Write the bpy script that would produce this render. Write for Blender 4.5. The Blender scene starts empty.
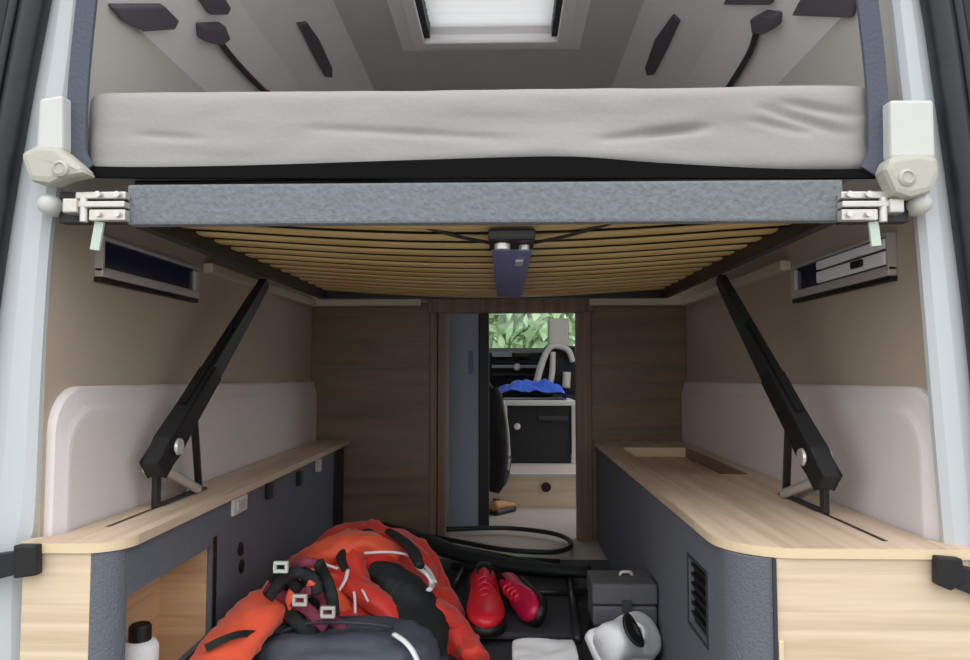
import bpy, bmesh, math, random
from mathutils import Vector, Matrix, Euler, noise
random.seed(7)
S = bpy.context.scene
COL = S.collection
F = 720.0
CAM = Vector((0, 0, .80))
PITCH = math.atan(40 / 720); YAW = math.atan(20 / 720)
ROT = Euler((math.pi / 2 + PITCH, 0, YAW), 'XYZ').to_matrix()

# ---------------------------------------------------------------- rays
def ray(px, py):
    return ROT @ Vector(((px - 485) / F, (330 - py) / F, -1))
def at_y(px, py, Y):
    d = ray(px, py); return CAM + d * (Y / d.y)
def at_z(px, py, Z):
    d = ray(px, py); return CAM + d * ((Z - CAM.z) / d.z)
def at_x(px, py, X):
    d = ray(px, py); return CAM + d * (X / d.x)
def at_plane(px, py, p0, n):
    d = ray(px, py); return CAM + d * ((Vector(p0) - CAM).dot(n) / d.dot(n))

# ---------------------------------------------------------------- materials
def srgb(c):
    return tuple(((v / 255) / 12.92 if v / 255 <= .04045 else ((v / 255 + .055) / 1.055) ** 2.4) for v in c) + (1,)
def mat(name, col, rough=.6, metal=0, bump=0, scale=40, var=0, spec=.5, sheen=0):
    m = bpy.data.materials.new(name); m.use_nodes = True
    nt = m.node_tree; b = nt.nodes['Principled BSDF']
    b.inputs['Base Color'].default_value = srgb(col); b.inputs['Roughness'].default_value = rough
    b.inputs['Metallic'].default_value = metal; b.inputs['Specular IOR Level'].default_value = spec
    if sheen: b.inputs['Sheen Weight'].default_value = sheen
    if bump or var:
        tc = nt.nodes.new('ShaderNodeTexCoord'); nz = nt.nodes.new('ShaderNodeTexNoise')
        nz.inputs['Scale'].default_value = scale; nz.inputs['Detail'].default_value = 5
        nt.links.new(tc.outputs['Object'], nz.inputs['Vector'])
        if bump:
            bp = nt.nodes.new('ShaderNodeBump'); bp.inputs['Strength'].default_value = bump
            bp.inputs['Distance'].default_value = .01
            nt.links.new(nz.outputs['Fac'], bp.inputs['Height']); nt.links.new(bp.outputs['Normal'], b.inputs['Normal'])
        if var:
            mx = nt.nodes.new('ShaderNodeMix'); mx.data_type = 'RGBA'
            c = srgb(col)
            mx.inputs['A'].default_value = tuple(v * (1 - var) for v in c[:3]) + (1,)
            mx.inputs['B'].default_value = tuple(min(1, v * (1 + var)) for v in c[:3]) + (1,)
            nt.links.new(nz.outputs['Fac'], mx.inputs['Factor']); nt.links.new(mx.outputs['Result'], b.inputs['Base Color'])
    return m
def wood_mat(name, light, dark, axis='z', rough=.45, k=26):
    """grain bands: planks run along the two axes other than `axis`"""
    m = bpy.data.materials.new(name); m.use_nodes = True
    nt = m.node_tree; b = nt.nodes['Principled BSDF']; b.inputs['Roughness'].default_value = rough
    tc = nt.nodes.new('ShaderNodeTexCoord'); mp = nt.nodes.new('ShaderNodeMapping')
    s = {'z': (.7, .7, k), 'x': (k, .7, .7), 'y': (.7, k, .7)}[axis]
    mp.inputs['Scale'].default_value = s
    n1 = nt.nodes.new('ShaderNodeTexNoise'); n1.inputs['Scale'].default_value = 1.6; n1.inputs['Detail'].default_value = 6
    n1.inputs['Roughness'].default_value = .6; n1.inputs['Distortion'].default_value = .5
    cr = nt.nodes.new('ShaderNodeValToRGB')
    cr.color_ramp.elements[0].position = .34; cr.color_ramp.elements[0].color = srgb(dark)
    cr.color_ramp.elements[1].position = .60; cr.color_ramp.elements[1].color = srgb(light)
    nt.links.new(tc.outputs['Object'], mp.inputs['Vector']); nt.links.new(mp.outputs['Vector'], n1.inputs['Vector'])
    nt.links.new(n1.outputs['Fac'], cr.inputs['Fac']); nt.links.new(cr.outputs['Color'], b.inputs['Base Color'])
    return m
M = dict(
    white=mat('body_paint_white', (197, 202, 206), .35, bump=.02, scale=6),
    plastic_white=mat('plastic_white', (208, 208, 203), .4),
    plastic_cream=mat('plastic_cream', (186, 184, 172), .45, bump=.1, scale=60),
    rubber=mat('rubber_black', (28, 30, 36), .38, bump=.15, scale=25),
    doortrim=mat('door_trim_dark', (16, 19, 30), .45),
    wallcloth=mat('wall_cloth_beige', (184, 170, 153), .9, bump=.15, scale=180, var=.05),
    wallpad=mat('wall_pad_pale', (224, 217, 216), .75, bump=.1, scale=120, var=.03),
    headliner=mat('headliner_grey', (218, 215, 214), .85, bump=.08, scale=150),
    headliner2=mat('headliner_panel', (246, 243, 244), .7, bump=.05, scale=100),
    felt=mat('felt_grey', (104, 108, 116), .95, bump=.5, scale=220, var=.25),
    rail_felt=mat('felt_rail', (122, 126, 131), .95, bump=.5, scale=90, var=.3),
    wood=wood_mat('wood_panel', (228, 207, 180), (206, 182, 152), 'z'),
    wood_top=wood_mat('wood_worktop', (222, 198, 174), (194, 168, 142), 'x', k=14),
    wood_in=wood_mat('wood_cubby', (214, 178, 140), (178, 140, 104), 'z', k=16),
    wood_wall=wood_mat('wood_bulkhead', (134, 112, 90), (112, 92, 73), 'z', k=9),
    wood_jamb=wood_mat('wood_jamb', (140, 114, 92), (106, 84, 66), 'x', k=18),
    edge=mat('edge_band_pale', (226, 204, 168), .5),
    slat=wood_mat('slat_birch', (222, 194, 134), (190, 160, 102), 'y', k=8),
    mattress=mat('mattress_cloth', (163, 160, 157), .9, bump=.12, scale=90, var=.03),
    upper=mat('upper_wall_grey', (206, 202, 197), .8, bump=.08, scale=150),
    hem=mat('hem_black', (7, 7, 8), .9, spec=.2),
    black=mat('black_plastic', (20, 20, 22), .5),
    black_metal=mat('black_metal', (44, 45, 46), .4, .3, bump=.1, scale=50),
    dark=mat('dark_grey', (52, 53, 58), .6, bump=.1, scale=80),
    dgrey_pad=mat('dark_grey_pad', (96, 92, 100), .85, bump=.1, scale=100),
    steel=mat('steel', (214, 212, 206), .3, .5, bump=.05, scale=40),
    steel_plate=mat('zinc_plate', (208, 205, 196), .35, .6, bump=.15, scale=70),
    chrome=mat('window_frame_grey', (196, 192, 186), .35, .2),
    glass_dark=mat('tinted_glass', (44, 44, 72), .15, 0, spec=.8),
    blind=mat('blind_daylight_white', (250, 252, 255), .35),
    ledge=mat('ledge_cream', (206, 196, 172), .6),
    tape=mat('edge_tape', (84, 88, 102), .8, bump=.3, scale=120),
    tab=mat('tab_greenish', (196, 212, 196), .5),
    bluebox=mat('beam_blue_grey', (112, 118, 168), .45),
    floor=mat('floor_rubber', (58, 58, 62), .7, bump=.2, scale=90, var=.15),
    floor2=mat('floor_lino', (186, 175, 166), .5, var=.06, scale=12),
    panel_blue=mat('partition_blue_grey', (158, 166, 186), .5, var=.05, scale=5),
    riser=wood_mat('step_riser', (232, 216, 190), (214, 196, 168), 'z', k=10),
    orange=mat('cloth_orange', (240, 92, 58), .6, bump=.25, scale=22, var=.12, sheen=.2),
    red=mat('cloth_red', (224, 58, 44), .6, bump=.25, scale=24, var=.15, sheen=.2),
    crimson=mat('shoe_red', (206, 34, 48), .3, bump=.1, scale=30),
    pink=mat('shoe_crimson', (190, 26, 66), .35, bump=.1, scale=30),
    plum=mat('webbing_plum', (120, 44, 70), .7, bump=.3, scale=100),
    webbing=mat('webbing_black', (22, 28, 28), .75, bump=.4, scale=150),
    greenblack=mat('cloth_black', (26, 34, 34), .7, bump=.25, scale=40),
    slate=mat('bag_slate', (74, 78, 90), .65, bump=.25, scale=30, var=.15),
    white_cloth=mat('cloth_white', (236, 236, 238), .7, bump=.15, scale=40),
    case=mat('case_grey', (88, 88, 92), .5, bump=.25, scale=60, var=.15),
    chaircloth=mat('chair_cloth', (56, 56, 62), .8, bump=.3, scale=120),
    blue=mat('jacket_blue', (52, 98, 214), .6, bump=.3, scale=20, var=.3),
    tan=mat('shoe_tan', (196, 140, 88), .6),
    seat=mat('seat_dark', (30, 31, 35), .8, bump=.2, scale=80),
    seat_beige=mat('seat_beige', (206, 202, 192), .8, bump=.2, scale=80),
    ground=mat('asphalt', (138, 136, 132), .95, bump=.3, scale=30, var=.15),
    leaf=mat('leaf_green', (180, 206, 160), .6, var=.35, scale=2),
    bark=mat('bark', (86, 70, 54), .9, bump=.5, scale=20),
)
def glass_mat():
    m = bpy.data.materials.new('clear_glass'); m.use_nodes = True; nt = m.node_tree
    nt.nodes.remove(nt.nodes['Principled BSDF'])
    t = nt.nodes.new('ShaderNodeBsdfTransparent'); t.inputs[0].default_value = (.93, .97, .95, 1)
    g = nt.nodes.new('ShaderNodeBsdfGlossy'); g.inputs['Roughness'].default_value = .02
    mx = nt.nodes.new('ShaderNodeMixShader'); mx.inputs[0].default_value = .06
    nt.links.new(t.outputs[0], mx.inputs[1]); nt.links.new(g.outputs[0], mx.inputs[2])
    nt.links.new(mx.outputs[0], nt.nodes['Material Output'].inputs[0]); return m
def blind_mat():
    m = bpy.data.materials.new('pleated_blind'); m.use_nodes = True; nt = m.node_tree
    nt.nodes.remove(nt.nodes['Principled BSDF'])
    a = nt.nodes.new('ShaderNodeBsdfDiffuse'); a.inputs[0].default_value = (.75, .75, .75, 1)
    t = nt.nodes.new('ShaderNodeBsdfTranslucent'); t.inputs[0].default_value = (.55, .55, .55, 1)
    mx = nt.nodes.new('ShaderNodeMixShader'); mx.inputs[0].default_value = .6
    nt.links.new(a.outputs[0], mx.inputs[1]); nt.links.new(t.outputs[0], mx.inputs[2])
    nt.links.new(mx.outputs[0], nt.nodes['Material Output'].inputs[0]); return m
M['glass'] = glass_mat(); M['pleat'] = blind_mat()

# ---------------------------------------------------------------- mesh helpers (all in world coordinates)
def box(bm, x0, x1, y0, y1, z0, z1, bev=0, seg=2, rot=None):
    r = bmesh.ops.create_cube(bm, size=1)
    vs = r['verts']
    c = Vector(((x0 + x1) / 2, (y0 + y1) / 2, (z0 + z1) / 2))
    for v in vs:
        v.co = Vector((v.co.x * (x1 - x0), v.co.y * (y1 - y0), v.co.z * (z1 - z0)))
        if rot: v.co = rot @ v.co
        v.co += c
    if bev:
        es = list({e for v in vs for e in v.link_edges})
        bmesh.ops.bevel(bm, geom=es, offset=bev, segments=seg, profile=.6, affect='EDGES')
    return bm
def B(*a, **k): return box(bmesh.new(), *a, **k)
def smooth_path(pts, n=6):
    """Catmull-Rom through 3-D points (with optional 4th value)"""
    P = [tuple(p) for p in pts]
    if len(P) < 3:
        out = []
        for k in range(n + 1):
            t = k / n; out.append(tuple(a + (b - a) * t for a, b in zip(P[0], P[-1])))
        return out
    Q = [tuple(2 * a - b for a, b in zip(P[0], P[1]))] + P + [tuple(2 * a - b for a, b in zip(P[-1], P[-2]))]
    out = []
    for i in range(1, len(Q) - 2):
        for k in range(n):
            t = k / n
            out.append(tuple(.5 * (2 * b + (c - a) * t + (2 * a - 5 * b + 4 * c - d) * t * t + (3 * b - a - 3 * c + d) * t ** 3)
                             for a, b, c, d in zip(Q[i - 1], Q[i], Q[i + 1], Q[i + 2])))
    out.append(P[-1]); return out
def sweep(bm, pts, r, seg=10, flat=1.0, up=(0, 0, 1), amp=0, freq=9, n=0, closed=False, seed=0):
    """tube along points; r a number or taken from 4th coordinate; flat squashes along `up`; amp = folds"""
    if n: pts = smooth_path(pts, n)
    C_ = [Vector(p[:3]) for p in pts]; N = len(C_); rings = []
    for i, c in enumerate(C_):
        if closed: t = C_[(i + 1) % N] - C_[i - 1]
        else: t = C_[min(i + 1, N - 1)] - C_[max(i - 1, 0)]
        if t.length < 1e-9: t = Vector((0, 1, 0))
        t.normalize()
        u = Vector(up); side = t.cross(u)
        if side.length < 1e-3: side = t.cross(Vector((1, 0, 0)))
        side.normalize(); u = side.cross(t).normalized()
        rr = pts[i][3] if len(pts[i]) > 3 else r
        if len(pts[i]) <= 3 and callable(r): rr = r(i / (N - 1))
        ring = []
        for k in range(seg):
            a = 2 * math.pi * k / seg
            q = rr
            if amp:
                p = c * freq + Vector((math.cos(a), math.sin(a), seed * 3.1)) * 1.2
                q = rr * (1 + amp * (1 - 2 * abs(noise.noise(p))) - amp * .4)
            ring.append(bm.verts.new(c + side * (math.cos(a) * q) + u * (math.sin(a) * q * flat)))
        rings.append(ring)
    for i in range(N if closed else N - 1):
        a, b = rings[i], rings[(i + 1) % N]
        for k in range(seg):
            bm.faces.new((a[k], a[(k + 1) % seg], b[(k + 1) % seg], b[k]))
    if not closed:
        for ring, rev in ((rings[0], False), (rings[-1], True)):
            c = sum((v.co for v in ring), Vector()) / seg
            cv = bm.verts.new(c)
            for k in range(seg):
                f = (ring[k], ring[(k + 1) % seg], cv)
                bm.faces.new(f if rev else f[::-1])
    return bm
def cyl(bm, a, b, r, seg=16): return sweep(bm, [tuple(a), tuple(b)], r, seg)
def prism(bm, poly, vec):
    """extrude a planar polygon (3-D points) by vec"""
    v0 = [bm.verts.new(Vector(p)) for p in poly]; v1 = [bm.verts.new(Vector(p) + Vector(vec)) for p in poly]
    bm.faces.new(v0); bm.faces.new(v1[::-1])
    for i in range(len(poly)):
        j = (i + 1) % len(poly); bm.faces.new((v0[j], v0[i], v1[i], v1[j]))
    return bm
def loft(bm, rings, cap=True):
    R = [[bm.verts.new(Vector(p)) for p in r] for r in rings]; n = len(R[0])
    for a, b in zip(R, R[1:]):
        for k in range(n): bm.faces.new((a[k], a[(k + 1) % n], b[(k + 1) % n], b[k]))
    if cap: bm.faces.new(R[0][::-1]); bm.faces.new(R[-1])
    return bm
def lathe(bm, prof, c, axis='z', seg=24):
    rings = []
    for r, h in prof:
        ring = []
        for k in range(seg):
            a = 2 * math.pi * k / seg; u, v = r * math.cos(a), r * math.sin(a)
            p = {'z': (u, v, h), 'x': (h, u, v), 'y': (u, h, v)}[axis]
            ring.append(Vector(c) + Vector(p))
        rings.append(ring)
    return loft(bm, rings)
def finish(bm, smooth=False):
    bmesh.ops.recalc_face_normals(bm, faces=bm.faces)
    if smooth:
        for f in bm.faces: f.smooth = True
def obj(name, bm, m, parent=None, smooth=False, label=None):
    finish(bm, smooth)
    me = bpy.data.meshes.new(name); o = bpy.data.objects.new(name, me); COL.objects.link(o)
    if parent is not None:
        base = parent.matrix_world.translation if False else world_loc(parent)
        o.parent = parent
    else:
        xs = [v.co for v in bm.verts]
        base = Vector(((min(v.x for v in xs) + max(v.x for v in xs)) / 2, (min(v.y for v in xs) + max(v.y for v in xs)) / 2, min(v.z for v in xs)))
        o.location = base
    for v in bm.verts: v.co -= base
    bm.to_mesh(me); bm.free()
    for mm in (m if isinstance(m, (list, tuple)) else [m]): me.materials.append(mm)
    if label: o['label'] = label
    return o
def world_loc(o):
    p = Vector()
    while o is not None:
        p += o.location; o = o.parent
    return p
def tag(o, label, cat, group=None):
    o['label'] = label; o['category'] = cat
    if group: o['group'] = group
    return o
def thing(name, label, cat, loc, group=None):
    o = bpy.data.objects.new(name, None); COL.objects.link(o); o.location = loc; o.empty_display_size = .05
    return tag(o, label, cat, group)
def struct(name, bm, m, label, cat, smooth=False):
    o = obj(name, bm, m, None, smooth); o['kind'] = 'structure'; return tag(o, label, cat)

XL, XR = -.934, .865       # the two side walls
YB = 3.45                 # bulkhead
ZC = .467                 # worktop
YE = 6.5

# ================================================================= setting
bm = B(XL - .03, XR + .03, 1.40, 3.10, -.03, 0)
n0 = len(bm.faces)
box(bm, XL - .03, XR + .03, 3.10, YE, -.03, 0)
bm.faces.ensure_lookup_table()
for f in bm.faces[n0:]: f.material_index = 1
struct('floor', bm, [M['floor'], M['floor2']], 'dark rubber load floor running into pale living area floor', 'floor')
struct('ground', B(-15, 15, -14, 30, -.7, -.65), M['ground'], 'asphalt ground the camper van stands on', 'ground')

# ceiling: cross-section swept along y, with a roof-light hole and an added daylight hole in the flat part
prof = [(-.86, 1.60), (-.72, 1.80), (-.535, 1.95), (.435, 1.95), (.625, 1.80), (.765, 1.60)]
HX0, HX1, HY0, HY1 = -.285, .19, 1.93, 2.405
GY0, GY1 = 4.1, 5.0
bm = bmesh.new()
def quad(pts, mi=0):
    f = bm.faces.new([bm.verts.new(Vector(p)) for p in pts]); f.material_index = mi
Y0 = 1.44
for i, ((xa, za), (xb, zb)) in enumerate(zip(prof, prof[1:])):
    if i == 2:
        ys = [Y0, HY0, HY1, GY0, GY1, YE]; xs = [xa, HX0, HX1, xb]
        for j in range(5):
            for k in range(3):
                if k == 1 and j in (1, 3): continue
                quad([(xs[k], ys[j], za), (xs[k + 1], ys[j], za), (xs[k + 1], ys[j + 1], za), (xs[k], ys[j + 1], za)])
    else:
        quad([(xa, Y0, za), (xb, Y0, zb), (xb, YE, zb), (xa, YE, za)], 1)
bmesh.ops.remove_doubles(bm, verts=bm.verts, dist=1e-5)
g = bmesh.ops.extrude_face_region(bm, geom=list(bm.faces))
for v in [e for e in g['geom'] if isinstance(e, bmesh.types.BMVert)]: v.co.z += .05; v.co.x *= 1.03
ceil = struct('ceiling', bm, [M['headliner'], M['headliner2']], 'grey headliner with sloping paler sides above the bed', 'ceiling')

# walls with the padded lower panel
def wall(side):
    X = XL if side < 0 else XR; T = -.86 if side < 0 else .765; s = side
    poly = [(X, 1.44, -.03), (X, 1.44, 1.18), (T, 1.44, 1.60), (T + s * .03, 1.44, 1.66), (X + s * .05, 1.44, 1.60), (X + s * .05, 1.44, -.03)]
    bm = prism(bmesh.new(), poly, (0, (YE if s < 0 else 3.9) - 1.44, 0))
    if s > 0: prism(bm, [(x, 5.05, z) for x, y, z in poly], (0, YE - 5.05, 0))  # unseen gap left before this length, added to admit daylight to the corridor
    for f in bm.faces:
        if 1.2 < f.calc_center_median().z < 1.58: f.material_index = 1
    w = struct('wall_left' if s < 0 else 'wall_right', bm, [M['wallcloth'], M['upper']],
               'beige cloth-lined %s side wall of the van' % ('left' if s < 0 else 'right'), 'wall')
    # padded panel: rounded slab with soft top corner
    zt, z0, y0, y1 = .765, ZC - .02, 1.452, YB - .005
    outl = [(y0, z0)] + [(y0 + .09 - .09 * math.cos(a), zt - .09 + .09 * math.sin(a)) for a in [math.pi / 2 * k / 8 for k in range(9)]] + [(y1, zt - .02), (y1, z0)]
    b2 = bmesh.new()
    rings = []
    cy, cz = (y0 + y1) / 2, (zt + z0) / 2
    for off, sy, sz in ((0, 0, 0), (.010, .0, .0), (.016, .003, .006), (.024, .02, .04), (.029, .03, .052), (.030, .036, .06)):
        rings.append([Vector((X - s * off, y + (sy if y < cy else 0), z - (sz if z > cz else 0))) for y, z in outl])
    loft(b2, rings)
    obj('padded_panel', b2, M['wallpad'], w, smooth=False, label='pale padded lower wall panel')
    return w
WL = wall(-1); WR = wall(1)

# bulkhead
bm = B(XL + .002, -.36, YB, YB + .03, 0, 1.125)
box(bm, .41, XR - .002, YB, YB + .03, 0, 1.125)
struct('wall_back', bm, M['wood_wall'], 'wood-grain bulkhead either side of the doorway at the far end', 'wall')
bm = B(-.36, -.325, YB - .015, YB + .05, 0, 1.105, .004); box(bm, -.322, -.285, YB, YB + .06, 0, 1.105, .003)
struct('trim_1', bm, M['wood_jamb'], 'brown wooden door jamb left of the doorway', 'door jamb')
struct('trim_2', B(.338, .41, YB - .015, YB + .05, 0, 1.105, .004), M['wood_jamb'], 'brown wooden door jamb right of the doorway', 'door jamb')
struct('trim_3', B(-.37, .42, YB - .03, YB + .06, 1.075, 1.165, .006), M['wood_jamb'], 'wooden lintel over the doorway', 'lintel')
# cream ledge the bed comes down on: along both walls and the bulkhead
bm = B(XL + .002, -.40, YB - .05, YB - .001, 1.106, 1.15, .004)
box(bm, .40, XR - .002, YB - .05, YB - .001, 1.106, 1.15, .004)
struct('trim_4', bm, M['ledge'], 'cream ledge along the top of the bulkhead', 'ledge')
struct('trim_5', B(XL + .002, XL + .035, 2.18, YB - .06, 1.10, 1.13, .004), M['ledge'], 'cream ledge along the left wall under the bed', 'ledge')
struct('trim_6', B(XR - .035, XR - .002, 2.18, YB - .06, 1.10, 1.13, .004), M['ledge'], 'cream ledge along the right wall under the bed', 'ledge')

# rear door aperture: white body pillars, traced in the plane y = 1.43
def pillar(name, outer, inner, label):
    n = 8
    o_ = smooth_path([tuple(at_y(x, y, 1.43)) for x, y in outer], n); i_ = smooth_path([tuple(at_y(x, y, 1.43)) for x, y in inner], n)
    bm = bmesh.new(); rings = []
    m = min(len(o_), len(i_))
    for k in range(m):
        a = Vector(o_[int(k * (len(o_) - 1) / (m - 1))]); b = Vector(i_[int(k * (len(i_) - 1) / (m - 1))])
        # slightly convex sheet metal with rolled inner edge
        d = Vector((0, 1, 0)); w = b - a
        rings.append([a + d * .05, a, a + w * .12 - d * .012, a + w * .5 - d * .016, a + w * .85 - d * .012, b, b + d * .012, b + d * .012 - w * .2])
    loft(bm, rings)
    return struct(name, bm, M['white'], label, 'van body', smooth=False)
pillar('trim_7', [(92, -180), (62, -60), (47, 0), (28, 100), (10, 210), (-8, 340), (-22, 470), (-30, 720)],
       [(104, -180), (90, -60), (82, 0), (73, 90), (55, 200), (48, 260), (40, 390), (34, 520), (24, 575), (22, 720)], 'white painted van body pillar left of the rear opening')
pillar('trim_8', [(874, -180), (908, -60), (922, 0), (938, 100), (952, 200), (968, 330), (980, 470), (990, 720)],
       [(862, -180), (882, -60), (892, 0), (902, 90), (916, 210), (924, 300), (932, 400), (943, 530), (948, 580), (950, 720)], 'white painted van body pillar right of the rear opening')
def seal(name, pts, label):
    P3 = [tuple(at_y(x, y, 1.40)) for x, y in pts]
    bm = sweep(bmesh.new(), P3, .026, 12, flat=1.1, up=(0, 1, 0), n=8)
    sweep(bm, [(p[0] * 1.035, p[1] - .012, p[2]) for p in P3], .012, 8, up=(0, 1, 0), n=8)
    return struct(name, bm, M['rubber'], label, 'door seal', True)
seal('trim_9', [(78, -180), (49, -60), (36, 0), (17, 100), (-2, 210), (-20, 340), (-34, 470), (-42, 720)], 'black rubber door seal outside the left pillar')
seal('trim_10', [(888, -180), (921, -60), (936, 0), (951, 100), (965, 200), (981, 330), (993, 470), (1003, 720)], 'black rubber door seal outside the right pillar')
def rear_door(name, s, pts, label):
    P3 = [at_y(x, y, 1.39) for x, y in pts]
    bm = bmesh.new()
    rings = []
    for p in P3:
        q = p + Vector((s * .72, -.30, 0)); nrm = Vector((s * .30, .72, 0)).normalized() * .05
        rings.append([p, q, q + nrm, p + nrm])
    loft(bm, rings)
    return struct(name, bm, M['doortrim'], label, 'van door')
rear_door('door_1', -1, [(64, -180), (36, -70), (18, 0), (-2, 100), (-22, 210), (-40, 340), (-60, 720)], 'open dark rear door at the left edge of the van opening')
rear_door('door_2', 1, [(904, -180), (936, -70), (955, 0), (970, 100), (985, 200), (1001, 330), (1022, 720)], 'open dark rear door at the right edge of the van opening')
# roof header just above the frame closes the opening
struct('trim_11', prism(bmesh.new(), [(x, 1.42, z) for x, z in ((-.92, 1.60), (-.92, 2.06), (.83, 2.06), (.83, 1.60), (.765, 1.60), (.625, 1.80), (.435, 1.91), (-.535, 1.91), (-.72, 1.80), (-.86, 1.60))], (0, .018, 0)), M['white'], 'white roof header above the rear opening', 'van body')

# side windows (slim opening windows low under the bed frame)
def side_window(name, s, y0, y1, z0, z1, label):
    X = XL if s < 0 else XR
    obj_g = None
    def xx(a): return (min(X - s * .001, X - s * a), max(X - s * .001, X - s * a))
    bm = bmesh.new(); t = .014
    a, b = xx(.022)
    box(bm, a, b, y0, y1, z0, z0 + .022, .003); box(bm, a, b, y0, y1, z1 - .008, z1, .002)
    box(bm, a, b, y0, y0 + .006, z0 + t, z1 - .006); box(bm, a, b, y1 - .03, y1, z0 + t, z1 - t, .004)
    w = struct(name, bm, M['chrome'], label, 'window')
    a, b = xx(.012)
    obj('gasket', B(*xx(.018), y0, y1, z0 - .012, z0 - .0005, .002), M['black'], w, label='black gasket under the frame')
    obj('pane', B(a, b, y0 + .006, y1 - .03, z0 + .022, z1 - .008), M['glass_dark'], w, label='dark tinted pane')
    return w
side_window('window_1', -1, 1.60, 2.12, 1.012, 1.106, 'narrow side window with dark pane on the left wall')
w2 = side_window('window_2', 1, 1.60, 2.14, 1.008, 1.104, 'narrow side window with blind whitened for daylight on the right wall')
bm = B(XR - .024, XR - .013, 1.61, 1.96, 1.034, 1.064, .003)  # blind bars, near-white to stand for daylight in the bright glass
box(bm, XR - .024, XR - .013, 1.61, 1.96, 1.070, 1.092, .003)
obj('blind', bm, M['blind'], w2, label='blind whitened for the daylight in the glass')
obj('catch', B(XR - .034, XR - .0245, 1.70, 1.75, 1.042, 1.060, .004), M['black'], w2, label='black window catch')

# roof light over the bed: stepped frame, dark tracks, pleated blind
bm = bmesh.new()
for (o_, i_, z0, z1) in ((.075, .0, 1.925, 1.952), (.03, -.012, 1.912, 1.93)):
    box(bm, HX0 - o_, HX0 - i_, HY0 - o_, HY1 + o_, z0, z1, .006); box(bm, HX1 + i_, HX1 + o_, HY0 - o_, HY1 + o_, z0, z1, .006)
    box(bm, HX0 - i_, HX1 + i_, HY1 + i_, HY1 + o_, z0, z1, .006); box(bm, HX0 - i_, HX1 + i_, HY0 - o_, HY0 - i_, z0, z1, .006)
sky = struct('window_3', bm, M['headliner2'], 'square roof light with white pleated blind above the bed', 'roof light')
bm = B(HX0 + .001, HX0 + .03, HY0, HY1 - .004, 1.935, 2.03); box(bm, HX1 - .03, HX1 - .001, HY0, HY1 - .004, 1.935, 2.03)
obj('blind_track', bm, M['dark'], sky, label='dark side tracks of the blind')
bm = bmesh.new(); prev = None; n = 22
for k in range(n + 1):
    y = HY0 + (HY1 - HY0) * k / n; z = 1.975 + (.014 if k % 2 else 0)
    cur = (bm.verts.new((HX0 + .03, y, z)), bm.verts.new((HX1 - .03, y, z)))
    if prev: bm.faces.new((prev[0], prev[1], cur[1], cur[0]))
    prev = cur
obj('blind', bm, M['pleat'], sky, label='white pleated blind')
# unseen glazed opening added to bring daylight into the living area
bm = B(HX0 - .05, HX0, GY0 - .05, GY1 + .05, 1.93, 1.955); box(bm, HX1, HX1 + .05, GY0 - .05, GY1 + .05, 1.93, 1.955)
box(bm, HX0, HX1, GY0 - .05, GY0, 1.93, 1.955); box(bm, HX0, HX1, GY1, GY1 + .05, 1.93, 1.955)
w4 = struct('skylight_fill', bm, M['headliner2'], 'unseen roof pane added to bring daylight into the living area', 'roof light')
obj('pane', B(HX0, HX1, GY0, GY1, 1.985, 1.99), M['glass'], w4)

# ================================================================= fittings under the roof
def slant(s):          # lower sloping headliner face
    if s < 0: a, b = Vector((-.86, 0, 1.60)), Vector((-.72, 0, 1.80))
    else: a, b = Vector((.765, 0, 1.60)), Vector((.625, 0, 1.80))
    d = (b - a).normalized(); n = d.cross(Vector((0, 1, 0))); 
    if n.z > 0: n = -n
    return a, n
def bevelface(s):      # upper sloping face
    if s < 0: a, b = Vector((-.72, 0, 1.80)), Vector((-.535, 0, 1.95))
    else: a, b = Vector((.625, 0, 1.80)), Vector((.435, 0, 1.95))
    d = (b - a).normalized(); n = d.cross(Vector((0, 1, 0)))
    if n.z > 0: n = -n
    return a, n
def on_face(poly, face, th, lift=0):
    p0, n = face
    P3 = [at_plane(x, y, p0, n) + n * lift for x, y in poly]
    return prism(bmesh.new(), P3, n * th)
def soft(bm, off=.006):
    bmesh.ops.recalc_face_normals(bm, faces=bm.faces)
    bmesh.ops.bevel(bm, geom=list(bm.edges), offset=off, segments=2, affect='EDGES', profile=.6); return bm
def fitting(name, poly, face, th, m, label, cat, lift=-.002, off=.005):
    return tag(obj(name, soft(on_face(poly, face, th, lift), off), m), label, cat)
fitting('padded_panel', [(106, 3), (160, 3), (174, 17), (170, 26), (138, 28), (118, 18)], slant(-1), .02, M['dgrey_pad'], 'large dark grey pad on the upper left wall beside the insect screen tape', 'pad')
fitting('padded_panel', [(797, 12), (803, 0), (812, -14), (862, -14), (858, 14)], slant(1), .02, M['dgrey_pad'], 'large dark grey pad on the upper right wall beside the insect screen tape', 'pad')
fitting('grab_pad', [(190, -12), (216, -12), (227, 5), (224, 12), (206, 12)], slant(-1), .018, M['dgrey_pad'], 'small dark oval pad above the left reading lamp at top edge', 'pad')
fitting('grab_pad', [(727, 2), (735, -14), (780, -14), (774, 2)], slant(1), .018, M['dgrey_pad'], 'small dark pad above the right reading lamp at top edge', 'pad')
fitting('grip_recess', [(296, 22), (306, 21), (318, 38), (331, 66), (331, 76), (324, 75), (312, 54)], bevelface(-1), .012, M['dgrey_pad'], 'long dark slot in the sloping ceiling left of the roof light', 'slot')
fitting('grip_recess', [(674, 13), (681, 20), (668, 48), (655, 73), (648, 74), (646, 66), (656, 38)], bevelface(1), .012, M['dgrey_pad'], 'long dark slot in the sloping ceiling right of the roof light', 'slot')
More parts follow.
